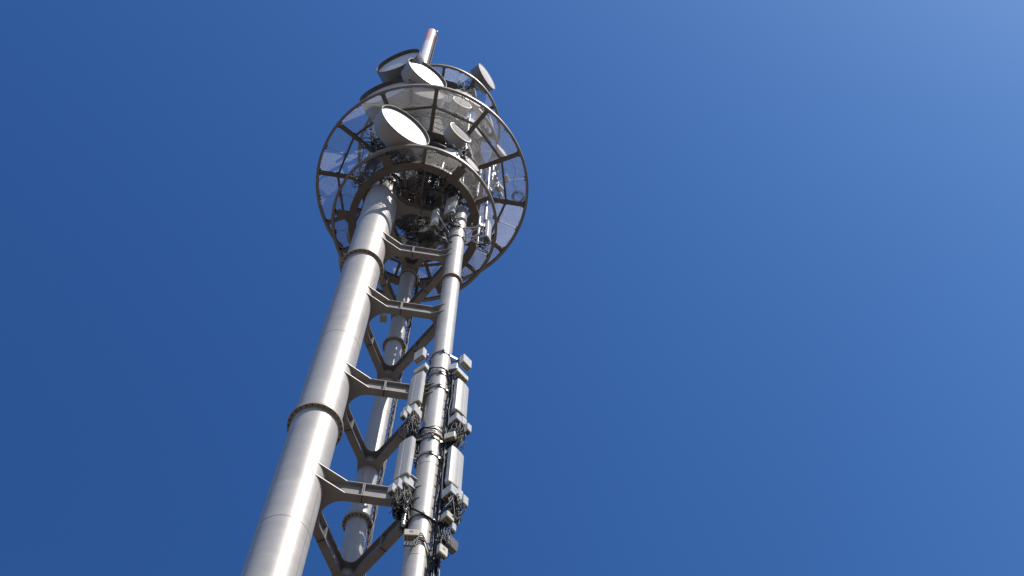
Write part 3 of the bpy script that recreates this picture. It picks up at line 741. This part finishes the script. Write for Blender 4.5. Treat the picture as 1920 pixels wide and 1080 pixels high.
for part, mt, nn in (('black_cables', 'cable', 15), ('grey_cables', 'cable2', 6)):
    m = MB()
    for i in range(nn):
        ox, oy = rnd.uniform(-.13, .13), rnd.uniform(-.13, .13); pts = []; z = (ztop_run - rnd.uniform(0, 6)) if i > 4 else ztop_run
        while z > GZ + 0.5:
            pts.append((RUN.x + ox + rnd.uniform(-.035, .035), RUN.y + oy + rnd.uniform(-.035, .035), z)); z -= 0.8 if z > 28 else 4
        pts.append((RUN.x + ox, RUN.y + oy, GZ + 0.5)); m.tube(wire(pts, 3), rnd.uniform(0.014, 0.024), 5)
    o = m.build(part, M[mt], cr, Or); o['kind'] = 'stuff'
z = ztop_run - 0.4; k = 0
while z > 26:
    m = MB(); d = Vector((math.cos(ra), math.sin(ra), 0)); t = Vector((-d.y, d.x, 0))
    m.bar(V3(CR, z) + d * RR * 0.98, V3(RUN, z) + d * 0.16, 0.04, 0.02); m.bar(V3(RUN, z) - t * 0.2 - d * 0.1, V3(RUN, z) + t * 0.2 - d * 0.1, 0.03, 0.05)
    m.build('cable_support', M['clamp'], cr, Or); z -= 0.62
# cable loops round the column
for i, (yy, cnt) in enumerate(((709, 2), (824, 3))):
    m = MB()
    for k in range(cnt):
        pts = []
        for j in range(25):
            a = R_(-200 + 220 * j / 24); rr = RR + 0.05 + 0.03 * k + 0.02 * math.sin(j); pts.append((CR.x + rr * math.cos(a), CR.y + rr * math.sin(a), HR(yy) + 0.06 * k + 0.12 * math.sin(j * 0.26 + k)))
        m.tube(wire(pts, 3), 0.018, 6)
    o = m.build('cable_loop', M['cable'], None, V3(CR, HR(yy)))
    tag(o, ('black cables looped round the right column near its %s panel antennas') % ('upper' if i == 0 else 'lower'), 'cables')
# sagging cable across the front of the column, and conduit at lower left
c0 = on_dir(CR, -150, 763, 955); pts = [c0, c0 + Vector((0.10, -0.05, -0.7)), V3(CR, HR(975)) + Vector((-0.33, -0.36, 0)), V3(CR, HR(985)) + Vector((0.0, -0.42, 0)), V3(RUN, HR(990))]
m = MB(); m.tube(wire(pts, 8), 0.032, 8); tag(m.build('thick_cable', M['cable'], None, c0), 'thick black cable sagging across the front of the right column', 'cable')
c0 = on_dir(CR, -112, 768, 1012); m = MB()
for k in range(4):
    pts = [c0 + Vector((-.12 + .08 * k, 0, -0.1)), c0 + Vector((-.1 + .09 * k, -.03, -0.35)), V3(CR, HR(1035)) + Vector((0.12, -0.40, 0.1 * k)), V3(RUN, HR(1050 + 8 * k))]
    m.tube(wire(pts, 8), 0.02, 6)
tag(m.build('box_cables', M['cable'], None, c0), 'black cables curving from the stickered junction box round the column', 'cables')
q = on_dir(CR, -150, 757, 975); m = MB(); z0 = h_on(q.x, q.y, 985); z1 = h_on(q.x, q.y, 935)
m.cyl((q.x, q.y, z0), (q.x, q.y, z1), 0.06, 14); zz = z0 + 0.2
while zz < z1: m.ring(q, 0.05, 0.078, zz, zz + 0.05, 14); zz += 0.13
tag(m.build('ribbed_conduit', M['galv'], None, (q.x, q.y, z0)), 'short ribbed grey conduit hanging below the lower left panel antenna', 'conduit')

# thin brackets on the column at lower left
for i, y in enumerate((913, 932)):
    z = HR(y); m = MB(); d = Vector((math.cos(R_(-140)), math.sin(R_(-140)), 0)); m.bar(V3(CR, z) + d * RR * 0.97, V3(CR, z) + d * (RR + 0.45), 0.10, 0.03)
    tag(m.build('stub_bracket', M['frame'], None, V3(CR, z)), '%s short steel bracket on the left of the right column' % ('upper' if i == 0 else 'lower'), 'bracket')

# climbing rail with cables on the rear column
ba = R_(6); d = Vector((math.cos(ba), math.sin(ba), 0)); t = Vector((-d.y, d.x, 0)); Bq = V3(CB, GZ + 0.6) + d * (RB + 0.09)
cl = root('climbing_ladder', 'narrow climbing rail with cables up the rear column', 'ladder', Bq)
m = MB(); m.bar(Bq, V3(Bq, 60), 0.06, 0.06, up=d); m.build('rail', M['clamp'], cl, Bq)
m = MB(); z = 20
while z < 60:
    c = V3(Bq, z) ; m.box(c, (0.03, 0.22, 0.03), d, t); m.box(c - d * 0.05, (0.08, 0.03, 0.04), d, t); z += 0.42
o = m.build('rungs', M['clamp'], cl, Bq); o['kind'] = 'stuff'
m = MB()
rnd = random.Random(8)
for k in range(6):
    pts = []; z = 0
    while z <= 60: pts.append(V3(Bq, z) + t * (0.04 * k - 0.1 + rnd.uniform(-.03, .03)) + d * (0.05 + rnd.uniform(-.02, .06))); z += 0.6
    m.tube(pts, 0.018, 5)
o = m.build('cables', M['cable'], cl, Bq); o['kind'] = 'stuff'
m = MB(); q = at_h(719, 597, 53.2); m.rbox((q.x, q.y, q.z), (0.3, 0.3, 0.22)); tag(m.build('junction_box', M['panelend'], None, q), 'small tan box hanging under the third cross frame beside the rear column', 'junction box')

# ------------------------------------------------------------------ equipment at the column heads
def seg_on(px0, py0, px1, py1, dist_az, c=CR):
    q = on_dir(c, dist_az, (px0 + px1) / 2, (py0 + py1) / 2)
    return Vector((q.x, q.y, h_on(q.x, q.y, py0))), Vector((q.x, q.y, h_on(q.x, q.y, py1)))
for lab, (x0, y0), (x1, y1), dz, az, wd, dp in (
    ('short blue grey panel antenna, left of two under the lowest platform', (815, 396), (815, 426), -160, -118, 0.34, 0.22),
    ('larger blue grey panel antenna, right of two under the lowest platform', (845, 374), (844, 402), -120, -118, 0.50, 0.20),
    ('bright white panel antenna on an outrigger under the right rim of the lowest platform', (918, 421), (914, 450), -18, -20, 0.42, 0.16)):
    tp, bt = seg_on(x0, y0, x1, y1, dz); panel(lab, tp, bt, az, wd, dp, group='panel antennas below the lowest platform', ext=(0.3, 0.2))
# outrigger arm with its pole
q = on_dir(CR, -18, 897, 440); zt, zb = h_on(q.x, q.y, 408), h_on(q.x, q.y, 463)
rt = root('outrigger', 'white steel outrigger with vertical pole, right of the column head', 'bracket', (CR.x, CR.y, zb)); O = V3(CR, zb)
m = MB(); m.cyl((q.x, q.y, zb), (q.x, q.y, zt), 0.06, 16); m.build('pole', M['galv'], rt, O)
dv = (V3(q, 0) - V3(CR, 0)).normalized(); tv = Vector((-dv.y, dv.x, 0))
for i, y in enumerate((455, 438)):
    z = HR(y); m = MB(); m.bar(V3(CR, z) + dv * 0.3 + tv * 0.18, V3(q, z) , 0.05, 0.05); m.bar(V3(CR, z) + dv * 0.3 - tv * 0.18, V3(q, z), 0.05, 0.05); m.box(V3(q, z), (0.2, 0.2, 0.12), dv, tv); m.build('arm', M['galv'], rt, O)
    m = MB(); m.ring(CR, RR + 0.002, RR + 0.035, z - 0.06, z + 0.06, 36); m.build('band', M['clamp'], rt, O)
for i, (px, py, dz) in enumerate(((826, 436, -175), (832, 450, -170), (838, 425, -150), (905, 447, -16), (902, 425, -14))):
    p = on_dir(CR, dz, px, py)
    unit(['silver round backed radio unit left of the right column head', 'small silver unit lowest left of the right column head', 'small unit between the two blue grey panels and column', 'small unit on the outrigger beside the bright white panel', 'upper small unit on the outrigger pole'][i], p, -110 + 35 * i, (0.2, 0.22, 0.3), 'unit', group='small radio units at the column head')
for i, (px, py, dz, ed) in enumerate(((829, 440, -172, 470), (905, 462, -16, 480), (846, 410, -120, 440))):
    c = on_dir(CR, dz, px, py); rnd = random.Random(40 + i); m = MB()
    for k in range((22, 9, 20)[i]):
        a = c + Vector((rnd.uniform(-.25, .25), rnd.uniform(-.25, .25), rnd.uniform(0, .6))); b = c + Vector((rnd.uniform(-.3, .3), rnd.uniform(-.3, .3), -rnd.uniform(.1, .6))); e = c.lerp(V3(CR, HR(ed)), (0.85, 0.25, 0.8)[i]) + Vector((rnd.uniform(-.3, .3), -.30, rnd.uniform(-.3, .3)))
        m.tube(wire([a, a.lerp(b, .5) + Vector((rnd.uniform(-.1, .1), 0, 0)), b, b.lerp(e, .6) + Vector((0, 0, -.2)), e], 6), rnd.uniform(.01, .018), 5)
    o = m.build('cable_knot', M['cable'], None, c); tag(o, ['black cables at the left of the right column head', 'black cables hanging from the outrigger on the right', 'black cables behind the blue grey panels at the column head'][i], 'cables'); o['kind'] = 'stuff'
# struts from the column head to the panels
m = MB(); a = at_h(817, 394, 58.6); b = V3(CR, 57.4) + Vector((-0.3, -0.1, 0)); m.cyl(a, b, 0.03, 10); tag(m.build('brace_pipe', M['galv'], None, a), 'thin pale diagonal brace between the left blue grey panel and the column', 'brace')

# pole and antennas on the right side of the lowest platform
q = at_h(910, 412, 61.2); zt = h_on(q.x, q.y, 316)
m = MB(); m.cyl((q.x, q.y, 61.1), (q.x, q.y, zt), 0.085, 20); m.ring(q, 0.08, 0.10, 62.6, 62.75, 20)
tag(m.build('antenna_pole', M['galv'], None, (q.x, q.y, 61.1)), 'upright white pole standing inside the right rim of the lowest platform', 'pole')
for i, (px, py, hh, dia_) in enumerate(((900, 330, 63.6, 0.3), (924, 322, 64.5, 0.28), (932, 330, 65.2, 0.24), (896, 352, 62.4, 0.28))):
    p = at_h(px, py, hh); m = MB(); m.cyl(p - Vector((0, 0, 0.9)), p + Vector((0, 0, 0.9)), dia_ / 4, 14); m.cyl(p - Vector((0, 0, 0.9)), p - Vector((0, 0, 1.3)), 0.03, 8)
    tag(m.build('whip_antenna', M['unit' if i != 1 else 'galv'], None, p), ['slim grey tube antenna left of the white pole', 'slim grey tube antenna right of the white pole', 'outer slim tube antenna near the cluster over the grating', 'lower slim tube antenna left of the white pole'][i], 'tube antenna')
for i, (px, py, hh, az, dd) in enumerate(((950, 335, 67.6, -25, (0.22, 0.40, 0.16)), (935, 352, 67.4, -40, (0.34, 0.40, 0.3)), (928, 328, 67.8, -60, (0.16, 0.26, 0.4)), (920, 360, 67.2, -50, (0.3, 0.32, 0.44)), (938, 366, 67.0, -30, (0.24, 0.22, 0.34)))):
    p = at_h(px, py, hh); unit(['flat white sensor farthest right of the cluster above the widest platform', 'grey sensor box in the middle of the cluster above the widest platform', 'upright pale sensor, topmost of the cluster above the widest platform', 'grey sensor box lowest left of the cluster above the widest platform', 'small grey box lowest right of the cluster above the widest platform'][i], p, az, dd, 'unit', 'sensor_box', 'sensor', 'sensor cluster above the widest platform')
a = at_h(918, 345, 67.4); b = at_h(950, 337, 67.5); m = MB(); m.cyl(a, b, 0.04, 10); m.cyl(at_h(922, 330, 67.6), at_h(922, 365, 67.1), 0.03, 8); m.cyl(V3(a.lerp(b, .5), 66.6), a.lerp(b, .5), 0.04, 8)
tag(m.build('sensor_mount', M['galv'], None, a), 'thin steel arm carrying the sensor cluster above the widest platform', 'bracket')
# coil of cable lying on the grating
c = at_h(972, 369, 66.66); m = MB(); pts = []
for k in range(150):
    a = k * 0.26; rr = 0.27 + 0.045 * math.sin(k * 0.9) + 0.03 * math.sin(k * 0.17); pts.append((c.x + rr * math.cos(a) + 0.03 * math.sin(k * .04), c.y + rr * math.sin(a), c.z + 0.02 + 0.0006 * k))
m.tube(pts, 0.012, 5)
m.tube(wire([pts[-1], at_h(963, 345, 66.7), at_h(967, 322, 66.7), at_h(963, 308, 66.7), at_h(957, 300, 66.7)], 10), 0.012, 5)
tag(m.build('cable_coil', M['cable'], None, c), 'coil of thin black cable lying on the right of the widest grating', 'cable')

# ------------------------------------------------------------------ equipment inside the tower head
CAB = [
 ((-0.3, -1.9), 61.16, (0.7, 0.5, 1.5), 'dark grey cabinet on the lowest platform behind the largest dish'),
 ((1.0, -1.2), 61.16, (0.6, 0.5, 1.2), 'small grey cabinet on the lowest platform behind the drum dish'),
 ((0.6, 0.7), 61.16, (0.9, 0.6, 1.7), 'dark cabinet in the middle of the lowest platform'),
 ((0.2, -1.8), 66.66, (0.9, 0.6, 1.3), 'grey cabinet on the widest platform behind its front dishes'),
 ((1.6, -0.9), 66.66, (0.6, 0.6, 1.2), 'grey cabinet on the right inner part of the widest platform'),
 ((0.9, -1.6), 72.16, (1.1, 0.5, 1.2), 'grey cabinet on the second highest platform'),
]
for (x, y), z, dd, lab in CAB:
    c = Vector((AX.x + x, AX.y + y, z)); rt = root('equipment_cabinet', lab, 'cabinet', c)
    m = MB(); m.rbox(c + Vector((0, 0, dd[2] / 2)), dd, b=0.02); m.build('housing', M['cabinet'], rt, c)
    m = MB(); m.box(c + Vector((0, -dd[1] / 2 - 0.008, dd[2] / 2)), (dd[0] - 0.1, 0.016, dd[2] - 0.1)); m.build('door', M['cabinet'], rt, c)
# vertical cable ladders in the core
for i, (r, a, z0, z1, wd) in enumerate(((1.5, -60, 59.8, 78, 0.5), (1.3, 60, 61.3, 72, 0.5), (1.5, -130, 60.5, 77, 0.4), (1.9, 10, 61.0, 77, 0.4))):
    c = V3(P2(r, a), z0); rt = root('cable_ladder', ['vertical cable ladder with black cables nearest the drum dish, inside the tower head', 'vertical cable ladder at the rear of the tower head core', 'vertical cable ladder beside the thick column in the tower head', 'vertical cable ladder on the right of the tower head core'][i], 'cable ladder', c)
    tx = Vector((-math.sin(R_(a)), math.cos(R_(a)), 0)); dx = Vector((math.cos(R_(a)), math.sin(R_(a)), 0))
    for s in (-1, 1):
        m = MB(); m.bar(c + tx * s * wd / 2, V3(c + tx * s * wd / 2, z1), 0.04, 0.06, up=dx); m.build('rail', M['clamp'], rt, c)
    m = MB(); z = z0 + 0.2
    while z < z1: m.box(V3(c, z), (0.03, wd - 0.04, 0.03), dx, tx); z += 0.4
    o = m.build('rungs', M['clamp'], rt, c); o['kind'] = 'stuff'
    m = MB(); rnd = random.Random(70 + i)
    for k in range(9):
        pts = []; z = z0
        while z < z1: pts.append(V3(c, z) + tx * ((k - 4) * wd / 10 + rnd.uniform(-.02, .02)) + dx * (0.05 + rnd.uniform(0, .03))); z += 0.7
        m.tube(pts, 0.02, 5)
    o = m.build('cables', M['cable'], rt, c); o['kind'] = 'stuff'
# curved cable trays hung under the platforms
def tray(z, r, a0, a1, label):
    O = V3(P2(r, (a0 + a1) / 2), z); rt = root('cable_tray', label, 'cable tray', O)
    m = MB(); m.ring(AX, r - 0.22, r + 0.22, z, z + 0.02, 36, a0, a1); m.ring(AX, r - 0.225, r - 0.205, z + 0.021, z + 0.12, 36, a0, a1); m.ring(AX, r + 0.205, r + 0.225, z + 0.021, z + 0.12, 36, a0, a1)
    m.build('tray_channel', M['dark'], rt, O)
    m = MB(); rnd = random.Random(int(z * 10))
    for k in range(8):
        m.tube([V3(P2(r - 0.17 + 0.045 * k + rnd.uniform(-.01, .01), a0 + (a1 - a0) * j / 30), z + 0.05 + rnd.uniform(0, .03)) for j in range(31)], 0.02, 5)
    o = m.build('cables', M['cable'], rt, O); o['kind'] = 'stuff'
tray(65.7, 2.5, -115, -10, 'curved dark cable tray hung under the widest platform')
tray(65.6, 1.9, 20, 170, 'curved dark cable tray at the rear under the widest platform')
tray(63.6, 1.1, 0, 300, 'nearly closed round cable tray between the two lower platforms')
tray(62.6, 2.3, 40, 150, 'curved dark cable tray over the rear of the lowest platform')
tray(71.1, 2.6, -110, 0, 'curved dark cable tray hung under the second highest platform')
tray(76.9, 2.9, -100, 10, 'curved dark cable tray hung under the topmost platform')

# knots of cable around the dish mounts inside the head
def mess(label, px, py, h, n, sx, sz, seed, r=0.016):
    rnd = random.Random(seed); c = at_h(px, py, h); m = MB()
    for k in range(n):
        pts = [c + Vector((rnd.gauss(0, sx), rnd.gauss(0, sx), rnd.gauss(0, sz)))]
        for j in range(4): pts.append(pts[-1] + Vector((rnd.gauss(0, sx * .6), rnd.gauss(0, sx * .6), rnd.gauss(-0.1, sz * .6))))
        m.tube(wire(pts, 5), r * rnd.uniform(.7, 1.3), 5)
    o = m.build('cable_knot', M['cable'], None, c); tag(o, label, 'cables'); o['kind'] = 'stuff'
    m = MB()
    for k in range(n // 5):
        a = c + Vector((rnd.gauss(0, sx), rnd.gauss(0, sx), rnd.gauss(0, sz))); b = a + Vector((rnd.gauss(0, sx * .5), rnd.gauss(0, sx * .5), rnd.gauss(0, sz * .5)))
        m.bar(a, b, 0.05, 0.05)
    o = m.build('small_fittings', M['galv'], None, c); tag(o, label.replace('black cables', 'small pale steel fittings'), 'fittings'); o['kind'] = 'stuff'
for k, (lb, px, py, h, n, sx, sz) in enumerate((
    ('black cables behind the foot of the largest dish', 738, 293, 62.3, 60, .35, .4),
    ('black cables left of the thick column head under the widest platform', 695, 325, 63.0, 34, .28, .5),
    ('black cables on the mount of the drum dish with emblem', 872, 282, 63.2, 26, .12, .45),
    ('black cables behind the top left of the largest dish', 704, 268, 64.6, 26, .22, .45),
    ('black cables above the right rim below the topmost platform', 872, 168, 74.5, 36, .22, .35),
    ('black cables over the centre of the lowest platform floor', 815, 345, 61.9, 80, .6, .35),
    ('black cables at the right of the lowest platform floor near the column head', 862, 348, 61.9, 34, .25, .3),
    ('black cables at the thick column head behind the ring beam', 738, 342, 61.8, 45, .22, .35),
    ('black cables in the dark triangle between the column heads', 775, 420, 61.6, 34, .40, .2))):
    mess(lb, px, py, h, n, sx, sz, 200 + k)
for i, (r, a, z0, z1, wd) in enumerate(((2.9, -150, 61.3, 66.3, 0.7), (3.0, -178, 61.3, 66.3, 0.6), (2.6, -165, 66.8, 71.8, 0.6))):
    c = V3(P2(r, a), z0); rt = root('cable_ladder', ['wide upright cable rack left of the thick column between the lower platforms', 'upright cable rack farthest left between the lower platforms', 'upright cable rack on the left above the widest platform'][i], 'cable ladder', c)
    tx = Vector((-math.sin(R_(a)), math.cos(R_(a)), 0)); dx = Vector((math.cos(R_(a)), math.sin(R_(a)), 0))
    for q in (-1, 1):
        m = MB(); m.bar(c + tx * q * wd / 2, V3(c + tx * q * wd / 2, z1), 0.05, 0.08, up=dx); m.build('rail', M['beam'], rt, c)
    m = MB(); rnd = random.Random(90 + i)
    for k in range(16):
        pts = []; z = z0
        while z < z1: pts.append(V3(c, z) + tx * ((k - 7.5) * wd / 17 + rnd.uniform(-.03, .03)) + dx * rnd.uniform(-.05, .08)); z += 0.6
        m.tube(pts, 0.024, 5)
    o = m.build('cables', M['cable'], rt, c); o['kind'] = 'stuff'

# slim diagonal braces seen through the grating on the left
for i, (a_, b_) in enumerate((((3.05, 172, 61.2), (3.0, 165, 66.4)), ((3.0, -165, 61.2), (3.0, 178, 66.4)), ((3.0, -140, 66.5), (2.8, -150, 72)), ((3.0, 170, 66.5), (2.8, 160, 72)), ((3.0, -170, 72), (2.8, -150, 66.6)))):
    A = V3(P2(a_[0], a_[1]), a_[2]); B = V3(P2(b_[0], b_[1]), b_[2]); m = MB(); m.bar(A, B, 0.09, 0.09)
    tag(m.build('diagonal_brace', M['beam'], None, A), ['steep brown brace between the two lower platforms, far left', 'crossing brown brace between the two lower platforms on the left', 'brown brace above the widest platform behind the upper left dishes', 'rear left brace above the widest platform', 'leaning brace above the widest platform on the left'][i], 'brace', 'diagonal braces between the platforms')
